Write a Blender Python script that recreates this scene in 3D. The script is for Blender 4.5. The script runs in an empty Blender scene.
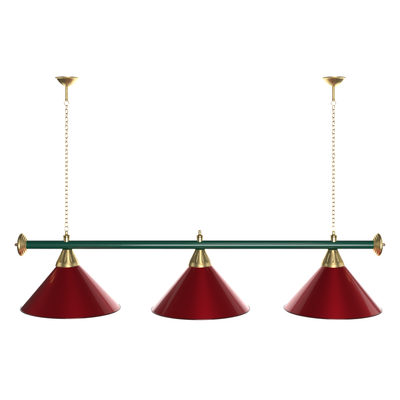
import bpy, bmesh, math, random
from mathutils import Vector, Matrix

random.seed(4)
PI = math.pi
S = 0.00374            # metres per photograph pixel in the plane of the bar
HZ = 155.0             # photograph row of the camera's eye level
D = 2.70               # camera distance


def X(px): return (px - 200.0) * S
def Z(py): return (HZ - py) * S


sc = bpy.context.scene
C = sc.collection
# ------------------------------------------------------------------ camera
cam = bpy.data.cameras.new("camera")
cam.sensor_width = 36.0
cam.lens = (D / S) / 400.0 * 36.0
cam.shift_y = -(200.0 - HZ) / 400.0
cam.clip_end = 100
cam_o = bpy.data.objects.new("camera", cam)
C.objects.link(cam_o)
cam_o.location = (0, -D, 0)
cam_o.rotation_euler = (PI / 2, 0, 0)
sc.camera = cam_o
# ------------------------------------------------------------------ world
w = bpy.data.worlds.new("World")
sc.world = w
w.use_nodes = True
w.node_tree.nodes["Background"].inputs[0].default_value = (1, 0.99, 0.97, 1)
w.node_tree.nodes["Background"].inputs[1].default_value = 0.06
# ------------------------------------------------------------------ lamps
def area(name, loc, target, sx, sy, radiance, col=(1, 1, 1)):
    l = bpy.data.lights.new(name, 'AREA')
    l.shape = 'RECTANGLE'
    l.size, l.size_y = sx, sy
    l.energy = radiance * PI * sx * sy
    l.color = col
    o = bpy.data.objects.new(name, l)
    C.objects.link(o)
    o.location = loc
    d = Vector(target) - Vector(loc)
    o.rotation_euler = d.to_track_quat('-Z', 'Y').to_euler()
    return o


area("front_softbox", (0.42, -3.1, -0.60), (0.14, 0, -0.36), 1.95, 1.35, 11.0)
area("key_softbox", (0.42, -1.80, 1.30), (0.12, 0, -0.45), 0.85, 1.0, 3.1)
area("added_side_fill", (2.3, 0.1, 0.02), (0, 0.1, -0.1), 2.4, 1.1, 1.0)  # unseen fill panel, added to lift the dark sides of the brass
area("added_side_fill", (-2.3, -0.45, 0.02), (0, -0.45, -0.1), 1.5, 1.1, 1.1)  # its left counterpart, likewise added for the brass, shorter
area("overhead_softbox", (1.95, 1.52, 1.24), (1.95, 1.52, -1), 2.3, 1.5, 0.40)
area("overhead_softbox", (-1.65, 1.52, 1.24), (-1.65, 1.52, -1), 1.8, 1.5, 0.40)
for sgn in (-1, 1):
    area("backdrop_light", (sgn * 1.95, 1.15, -0.25), (sgn * 1.35, 3.0, -0.25), 0.9, 3.2, 8.4)
# ------------------------------------------------------------------ exposure
sc.view_settings.view_transform = 'Standard'
sc.view_settings.look = 'None'
sc.view_settings.exposure = 0.0
sc.view_settings.gamma = 1.0


# ------------------------------------------------------------------ materials
def mat(name):
    m = bpy.data.materials.new(name)
    m.use_nodes = True
    nt = m.node_tree
    return m, nt, nt.nodes["Principled BSDF"]


def noise(nt, scale, detail=3.0, coord='Object', stretch=None):
    tc = nt.nodes.new("ShaderNodeTexCoord")
    n = nt.nodes.new("ShaderNodeTexNoise")
    n.inputs["Scale"].default_value = scale
    n.inputs["Detail"].default_value = detail
    if stretch:
        mp = nt.nodes.new("ShaderNodeMapping")
        mp.inputs["Scale"].default_value = stretch
        nt.links.new(tc.outputs[coord], mp.inputs[0])
        nt.links.new(mp.outputs[0], n.inputs["Vector"])
    else:
        nt.links.new(tc.outputs[coord], n.inputs["Vector"])
    return n


def ramp(nt, src, lo, hi, a=0.35, b=0.65):
    r = nt.nodes.new("ShaderNodeMapRange")
    r.inputs["From Min"].default_value = a
    r.inputs["From Max"].default_value = b
    r.inputs["To Min"].default_value = lo
    r.inputs["To Max"].default_value = hi
    nt.links.new(src, r.inputs["Value"])
    return r.outputs[0]


def colmix(nt, src, c1, c2, a=0.3, b=0.7):
    r = nt.nodes.new("ShaderNodeValToRGB")
    r.color_ramp.elements[0].position = a
    r.color_ramp.elements[1].position = b
    r.color_ramp.elements[0].color = (*c1, 1)
    r.color_ramp.elements[1].color = (*c2, 1)
    nt.links.new(src, r.inputs[0])
    return r.outputs[0]


def bump(nt, src, strength, dist):
    b = nt.nodes.new("ShaderNodeBump")
    b.inputs["Strength"].default_value = strength
    b.inputs["Distance"].default_value = dist
    nt.links.new(src, b.inputs["Height"])
    return b.outputs[0]


def brass(name, c1, c2, r_lo, r_hi, dent=0.05):
    m, nt, p = mat(name)
    n = noise(nt, 60, 4)
    nt.links.new(colmix(nt, n.outputs[0], c1, c2), p.inputs["Base Color"])
    p.inputs["Metallic"].default_value = 1.0
    n2 = noise(nt, 220, 3)
    nt.links.new(ramp(nt, n2.outputs[0], r_lo, r_hi), p.inputs["Roughness"])
    n3 = noise(nt, 90, 2)
    nt.links.new(bump(nt, n3.outputs[0], dent, 0.0006), p.inputs["Normal"])
    return m


M_brass = brass("polished_brass", (0.78, 0.59, 0.25), (0.86, 0.68, 0.34), 0.22, 0.31)
M_satin = brass("satin_brass", (0.77, 0.58, 0.25), (0.86, 0.68, 0.34), 0.31, 0.40)
M_chain = brass("pale_brass", (0.56, 0.40, 0.17), (0.66, 0.50, 0.25), 0.24, 0.30, 0.0)
M_nub = brass("coppery_brass", (0.55, 0.33, 0.20), (0.70, 0.46, 0.30), 0.22, 0.28, 0.0)


def paint(name, c1, c2, metallic, rough, grain=900, bumpd=0.00025, coat=(0.03, 0.07), ior=1.48):
    m, nt, p = mat(name)
    n = noise(nt, grain, 4)
    nt.links.new(colmix(nt, n.outputs[0], c1, c2), p.inputs["Base Color"])
    p.inputs["Metallic"].default_value = metallic
    p.inputs["Roughness"].default_value = rough
    p.inputs["Specular IOR Level"].default_value = 0.25
    p.inputs["Coat Weight"].default_value = 1.0
    p.inputs["Coat IOR"].default_value = ior
    n2 = noise(nt, 26, 3)
    nt.links.new(ramp(nt, n2.outputs[0], *coat), p.inputs["Coat Roughness"])
    n3 = noise(nt, 70, 2)
    nb = bump(nt, n3.outputs[0], 0.16, bumpd * 2)
    nt.links.new(nb, p.inputs["Coat Normal"])
    return m


M_red = paint("red_lacquered_metal", (0.46, 0.003, 0.011), (0.55, 0.004, 0.017), 0.88, 0.43, coat=(0.07, 0.10), ior=1.42)
M_lip = paint("dark_rolled_lip", (0.13, 0.030, 0.030), (0.17, 0.040, 0.040), 0.6, 0.16)
M_lip.node_tree.nodes["Principled BSDF"].inputs["Coat Weight"].default_value = 0.15
M_green = paint("green_lacquered_metal", (0.001, 0.070, 0.042), (0.002, 0.082, 0.052), 0.15, 0.40, coat=(0.12, 0.17), ior=1.42)
m, nt, p = mat("white_inside_lacquer")
n = noise(nt, 40)
nt.links.new(colmix(nt, n.outputs[0], (0.76, 0.75, 0.72), (0.82, 0.81, 0.79)), p.inputs["Base Color"])
p.inputs["Roughness"].default_value = 0.4
M_white = m
m, nt, p = mat("white_paper_backdrop")
n = noise(nt, 3)
nt.links.new(colmix(nt, n.outputs[0], (0.86, 0.86, 0.86), (0.89, 0.89, 0.89)), p.inputs["Base Color"])
p.inputs["Roughness"].default_value = 0.9
p.inputs["Specular IOR Level"].default_value = 0.1
M_paper = m


# ------------------------------------------------------------------ helpers
def link(name, bm, ms, parent=None, loc=(0, 0, 0), sharp=38):
    me = bpy.data.meshes.new(name)
    bmesh.ops.recalc_face_normals(bm, faces=bm.faces)
    bm.to_mesh(me)
    bm.free()
    for m_ in (ms if isinstance(ms, (list, tuple)) else [ms]):
        me.materials.append(m_)
    for f in me.polygons:
        f.use_smooth = True
    me.set_sharp_from_angle(angle=math.radians(sharp))
    o = bpy.data.objects.new(name, me)
    C.objects.link(o)
    o.location = loc
    if parent:
        o.parent = parent
    return o


def dup(o, parent, loc, rot=(0, 0, 0)):
    c = o.copy()
    C.objects.link(c)
    c.parent = parent
    c.location = loc
    c.rotation_euler = rot
    for ch in o.children:
        d = ch.copy()
        C.objects.link(d)
        d.parent = c
    return c


def lathe(bm, prof, seg=96, mat_of=None, cap=True, fn=None):
    """prof: (radius, height) pairs turned about +Z."""
    rings = []
    for r, z in prof:
        if r < 1e-6:
            rings.append([bm.verts.new((0, 0, z))])
        else:
            ring = []
            for i in range(seg):
                a = 2 * PI * i / seg
                rr = fn(r, z, a) if fn else r
                ring.append(bm.verts.new((rr * math.cos(a), rr * math.sin(a), z)))
            rings.append(ring)
    for k in range(len(rings) - 1):
        A, B = rings[k], rings[k + 1]
        for i in range(seg):
            j = (i + 1) % seg
            if len(A) == 1 and len(B) == 1:
                continue
            if len(A) == 1:
                f = bm.faces.new((A[0], B[i], B[j]))
            elif len(B) == 1:
                f = bm.faces.new((A[i], A[j], B[0]))
            else:
                f = bm.faces.new((A[i], A[j], B[j], B[i]))
            if mat_of:
                f.material_index = mat_of(k)
    if cap:
        for R in (rings[0], rings[-1]):
            if len(R) > 2:
                bm.faces.new(R)


def px_prof(pts, py0):
    """(radius px, row px) -> metres about row py0"""
    return [(r * S, (py0 - y) * S) for r, y in pts]


def rounded(pts, n=4, cut=0.35):
    """soften the corners of a polyline profile"""
    out = [pts[0]]
    for a, b, c in zip(pts, pts[1:], pts[2:]):
        p0 = (b[0] + (a[0] - b[0]) * cut, b[1] + (a[1] - b[1]) * cut)
        p1 = (b[0] + (c[0] - b[0]) * cut, b[1] + (c[1] - b[1]) * cut)
        for i in range(n + 1):
            t = i / n
            out.append(tuple((1 - t) ** 2 * p0[k] + 2 * t * (1 - t) * b[k] + t * t * p1[k] for k in (0, 1)))
    out.append(pts[-1])
    return out


def oval(bm, mtx, half_len, half_wid, wire, seg=28, ws=10):
    """an oval wire link in the local XZ plane, long along Z"""
    st = max(half_len - half_wid, 0)
    pts = []
    n = seg // 2
    for i in range(n + 1):
        a = PI * i / n
        pts.append(Vector((half_wid * math.cos(a), 0, st + half_wid * math.sin(a))))
    for i in range(n + 1):
        a = PI + PI * i / n
        pts.append(Vector((half_wid * math.cos(a), 0, -st + half_wid * math.sin(a))))
    q = [pts[0]]
    for v in pts[1:]:
        if (v - q[-1]).length > 1e-6:
            q.append(v)
    if (q[0] - q[-1]).length < 1e-6:
        q.pop()
    N = len(q)
    rings = []
    for i in range(N):
        t = (q[(i + 1) % N] - q[i - 1]).normalized()
        u = Vector((0, 1, 0))
        v = t.cross(u)
        rings.append([bm.verts.new(mtx @ (q[i] + wire * (math.cos(2 * PI * k / ws) * u + math.sin(2 * PI * k / ws) * v)))
                      for k in range(ws)])
    for i in range(N):
        A, B = rings[i], rings[(i + 1) % N]
        for k in range(ws):
            l = (k + 1) % ws
            bm.faces.new((A[k], A[l], B[l], B[k]))


# ------------------------------------------------------------------ backdrop: a paper sweep behind the lamp
bm = bmesh.new()
YB, ZT, ZF, R = 3.0, 1.33, -1.85, 0.6
line = [(YB, ZT), (YB, 0.6), (YB, -0.4), (YB, ZF + R)]
for i in range(1, 13):
    a = PI / 2 * i / 12
    line.append((YB - R + R * math.cos(a), ZF + R - R * math.sin(a)))
line += [(1.6, ZF), (0.5, ZF)]
rows = [[bm.verts.new((x, y, z)) for x in (-2.1, -1.1, 0, 1.4, 3.1)] for y, z in line]
for a, b in zip(rows, rows[1:]):
    for i in range(4):
        bm.faces.new((a[i], a[i + 1], b[i + 1], b[i]))
bd = link("backdrop", bm, M_paper)
bd["kind"] = "structure"
bd["label"] = "plain white seamless backdrop behind the hanging light"
bd["category"] = "backdrop"

# ------------------------------------------------------------------ the billiard light
BAR_Y = 244.75
light = bpy.data.objects.new("billiard_light", None)
C.objects.link(light)
light.location = (0, 0, Z(BAR_Y))
light["label"] = "hanging billiard light with three red cone shades on a green bar with brass fittings"
light["category"] = "ceiling light"


def at(px, py):
    return (X(px), 0, Z(py) - Z(BAR_Y))


# bar -------------------------------------------------------------
BAR_R = 4.42 * S
bm = bmesh.new()
L0, L1 = X(25.3), X(374.7)
lathe(bm, [(BAR_R, L0), (BAR_R, L0 * 0.5), (BAR_R, 0), (BAR_R, L1 * 0.5), (BAR_R, L1)], seg=64)
bmesh.ops.rotate(bm, verts=bm.verts, matrix=Matrix.Rotation(PI / 2, 3, 'Y'))
bar = link("bar", bm, M_green, light)

# end caps --------------------------------------------------------
# profile along the axis: outward positive, 0 = widest rim
bm = bmesh.new()
inner = [(4.3, -5.9), (5.6, -5.9), (6.2, -5.4), (6.5, -4.9), (7.5, -4.7), (8.0, -4.2), (8.3, -3.7), (9.1, -3.4), (9.7, -2.8), (10.0, -2.3),
         (10.6, -2.0), (11.1, -1.4), (11.5, -0.7), (11.6, -0.1), (11.5, 0.5), (11.0, 1.0)]
outer = [(10.2, 1.5), (8.8, 2.15), (7.0, 2.8), (5.0, 3.3), (3.0, 3.6), (0, 3.7)]
lathe(bm, [(r * S, h * S) for r, h in rounded(inner, 3, 0.3) + outer], seg=96)
bmesh.ops.rotate(bm, verts=bm.verts, matrix=Matrix.Rotation(PI / 2, 3, 'Y'))
cap_r = link("end_cap", bm, M_satin, light, (X(378.6 - 0.1), 0, 0), sharp=50)
bm = bmesh.new()
lathe(bm, [(r * S, h * S) for r, h in rounded([(0.8, 2.7), (0.8, 4.2), (1.4, 4.4), (1.65, 5.2), (1.4, 6.2), (0.7, 6.8), (0, 6.9)], 4, 0.4)], seg=32)
bmesh.ops.rotate(bm, verts=bm.verts, matrix=Matrix.Rotation(PI / 2, 3, 'Y'))
link("finial", bm, M_nub, cap_r)
dup(cap_r, light, (X(21.4), 0, 0), (0, 0, PI))

# shade holders (pierced brass cones under the bar) ---------------
NS = 12
def slot(r, z, a):
    y = -z / S                       # rows below the top of the holder
    k = (a * NS / (2 * PI)) % 1.0 - 0.5
    u = (y - 7.2) / 4.6
    if abs(u) >= 1:
        return r
    half = 0.17 * math.sqrt(1 - u * u) * (1 + 0.35 * u)
    e = (half - abs(k)) / 0.09
    e = max(0.0, min(1.0, e))
    return r - 0.33 * S * e * e * (3 - 2 * e)


prof = [(4.3, -0.5), (4.75, -0.3), (4.9, 0.0)]
for i in range(1, 45):
    y = 13.0 * i / 44
    prof.append((4.9 + (10.55 - 4.9) * (y / 13.0) ** 1.04, y))
band = rounded([(10.55, 13.0), (10.62, 13.3), (10.85, 13.9), (11.2, 15.2), (11.5, 16.7), (11.75, 17.2), (11.6, 17.8), (11.1, 17.9)], 4, 0.4)
prof += band[1:] + [(9.8, 17.6), (9.0, 13.5)]
bm = bmesh.new()
lathe(bm, [(r * 1.02 * S, -y * 0.915 * S) for r, y in prof], seg=NS * 24, fn=slot)
HT = 249.5
holder = link("shade_holder", bm, M_satin, light, at(200.0, HT), sharp=50)
holder.rotation_euler = (0, 0, 0)
h1 = dup(holder, light, at(67.4, HT - 0.1), (0, 0, PI / NS))
h2 = dup(holder, light, at(332.7, HT + 0.1), (0, 0, 0.35 * PI / NS))

# finials on top of the bar ---------------------------------------
prof = rounded([(3.05, 3.0), (3.05, -3.6), (3.2, -4.2), (3.55, -4.5), (3.55, -5.3), (2.6, -5.8), (1.8, -6.1), (1.45, -6.8), (1.35, -8.0),
                (1.5, -8.4), (1.55, -9.6), (1.35, -10.4), (0.9, -10.8), (0, -10.9)], 4, 0.35)
bm = bmesh.new()
lathe(bm, [(r * S, -y * S) for r, y in prof], seg=48)
link("finial", bm, M_brass, light, at(199.8, 240.9))
prof = rounded([(3.1, 3.0), (3.1, -3.8), (3.3, -4.4), (3.6, -4.7), (3.6, -5.5), (2.6, -5.9), (1.7, -6.3), (1.5, -7.0), (1.5, -9.2), (1.2, -9.9),
                (0, -10.0)], 4, 0.35)
bm = bmesh.new()
lathe(bm, [(r * S, -y * S) for r, y in prof], seg=48)
fin = link("finial", bm, M_brass, light, at(66.6, 240.9))
dup(fin, light, at(333.7, 240.9))

# shades ----------------------------------------------------------
def shade(px, py_rim, top_dx, bot_dx, tilt, r_top=11.3, r_bot=49.0):
    """px = holder axis; the real shades hang slightly askew on their holders"""
    top = 265.1
    H = (py_rim - top)
    pts = []
    n = 26
    pts.append((r_top - 3.5, 0.0 - 0.4))
    pts.append((r_top - 0.6, -0.2))
    for i in range(n + 1):
        t = i / n
        pts.append((r_top + (r_bot - r_top) * t + 0.1 * math.sin(PI * t), H * t))
    k_out = len(pts)
    for i in range(n + 1):
        t = 1 - i / n
        pts.append((r_top - 0.4 + (r_bot - r_top) * t + 0.1 * math.sin(PI * t) - 0.15, H * t + 0.25))
    bm = bmesh.new()
    lathe(bm, [(r * S, -y * S) for r, y in pts], seg=192, mat_of=lambda k: 0 if k < k_out - 1 else 1, cap=False)
    k_lip = len(bm.verts)
    lip = bmesh.new()
    rl = 0.58
    lathe(lip, [((r_bot + 0.15 + rl * math.cos(a)) * S, (-H - 0.1 + rl * 1.05 * math.sin(a)) * S)
                for a in [2 * PI * i / 16 for i in range(17)]], seg=192, cap=False)
    bmesh.ops.remove_doubles(lip, verts=lip.verts, dist=1e-6)
    for b in (bm, lip):
        for v in b.verts:
            t = -v.co.z / (H * S)
            # askew: sheared sideways, rim tipped, and a very slight out-of-round
            x = v.co.x
            v.co.z -= x * math.tan(tilt) * max(0, t)
            v.co.x += ((top_dx * (1 - t)) + bot_dx * t) * S
    o = link("lampshade", bm, [M_red, M_white], light, at(px, top))
    link("rim", lip, M_lip, o)
    return o


shade(200.0, 308.3, 0.7, 0.55, math.radians(-0.45))
shade(67.4, 307.2, 0.8, 3.6, math.radians(1.1), r_bot=49.1)
shade(332.7, 308.1, 0.9, -0.3, math.radians(-0.4), r_bot=48.2)

# chains, ceiling cups --------------------------------------------
def chain(px, y0, y1, seed):
    rnd = random.Random(seed)
    bm = bmesh.new()
    n = round((y1 - y0) / 4.07)
    pitch = (y1 - y0) / n
    ang = PI / 4
    for i in range(n):
        yc = y0 + pitch * (i + 0.5)
        ang += PI / 2 + rnd.uniform(-0.28, 0.28)
        ang += (round((ang - PI / 4) / (PI / 2)) * PI / 2 + PI / 4 - ang) * 0.45
        mt = Matrix.Translation((rnd.uniform(-0.12, 0.12) * S, 0, -(yc - y0) * S)) @ Matrix.Rotation(ang, 4, 'Z') \
            @ Matrix.Rotation(rnd.uniform(-0.05, 0.05), 4, 'Y')
        oval(bm, mt, (pitch / 2 + 0.17) * S, 1.30 * S, 0.37 * S)
    o = link("chain", bm, M_chain, light, at(px, y0), sharp=180)
    for yy, rr in ((y0 - 2.35, 2.3), (y1 + 2.25, 2.15)):
        b = bmesh.new()
        oval(b, Matrix.Rotation(rnd.uniform(-0.25, 0.25), 4, 'Z'), rr * S, rr * S, 0.30 * S, seg=40, ws=12)
        link("ring", b, M_chain, o, (0, 0, -(yy - y0) * S), sharp=180)
    return o


chain(66.5, 105.5, 226.6, 3)
chain(333.5, 105.5, 226.6, 11)

cup_prof = [(0, 77.5), (10.9, 77.5), (11.5, 77.7), (11.6, 78.2), (11.3, 78.7), (10.4, 79.0), (9.5, 79.9), (8.5, 81.3), (7.3, 82.8), (5.9, 84.1),
            (4.4, 85.2), (3.0, 86.0), (2.1, 86.35), (1.9, 86.7), (0, 86.7)]
bm = bmesh.new()
lathe(bm, px_prof([(q * 1.02, y) for q, y in rounded(cup_prof, 4, 0.35)], 77.5), seg=96)
cup = link("ceiling_cup", bm, M_satin, light, at(67.0, 77.5))
bm = bmesh.new()
lathe(bm, px_prof(rounded([(1.35, 86.3), (1.38, 99.4), (1.5, 99.7), (1.5, 100.6), (1.1, 101.3), (0, 101.4)], 3, 0.3), 77.5), seg=40)
link("stem", bm, M_satin, cup, (-0.4 * S, 0, 0))
dup(cup, light, at(333.9, 77.5))
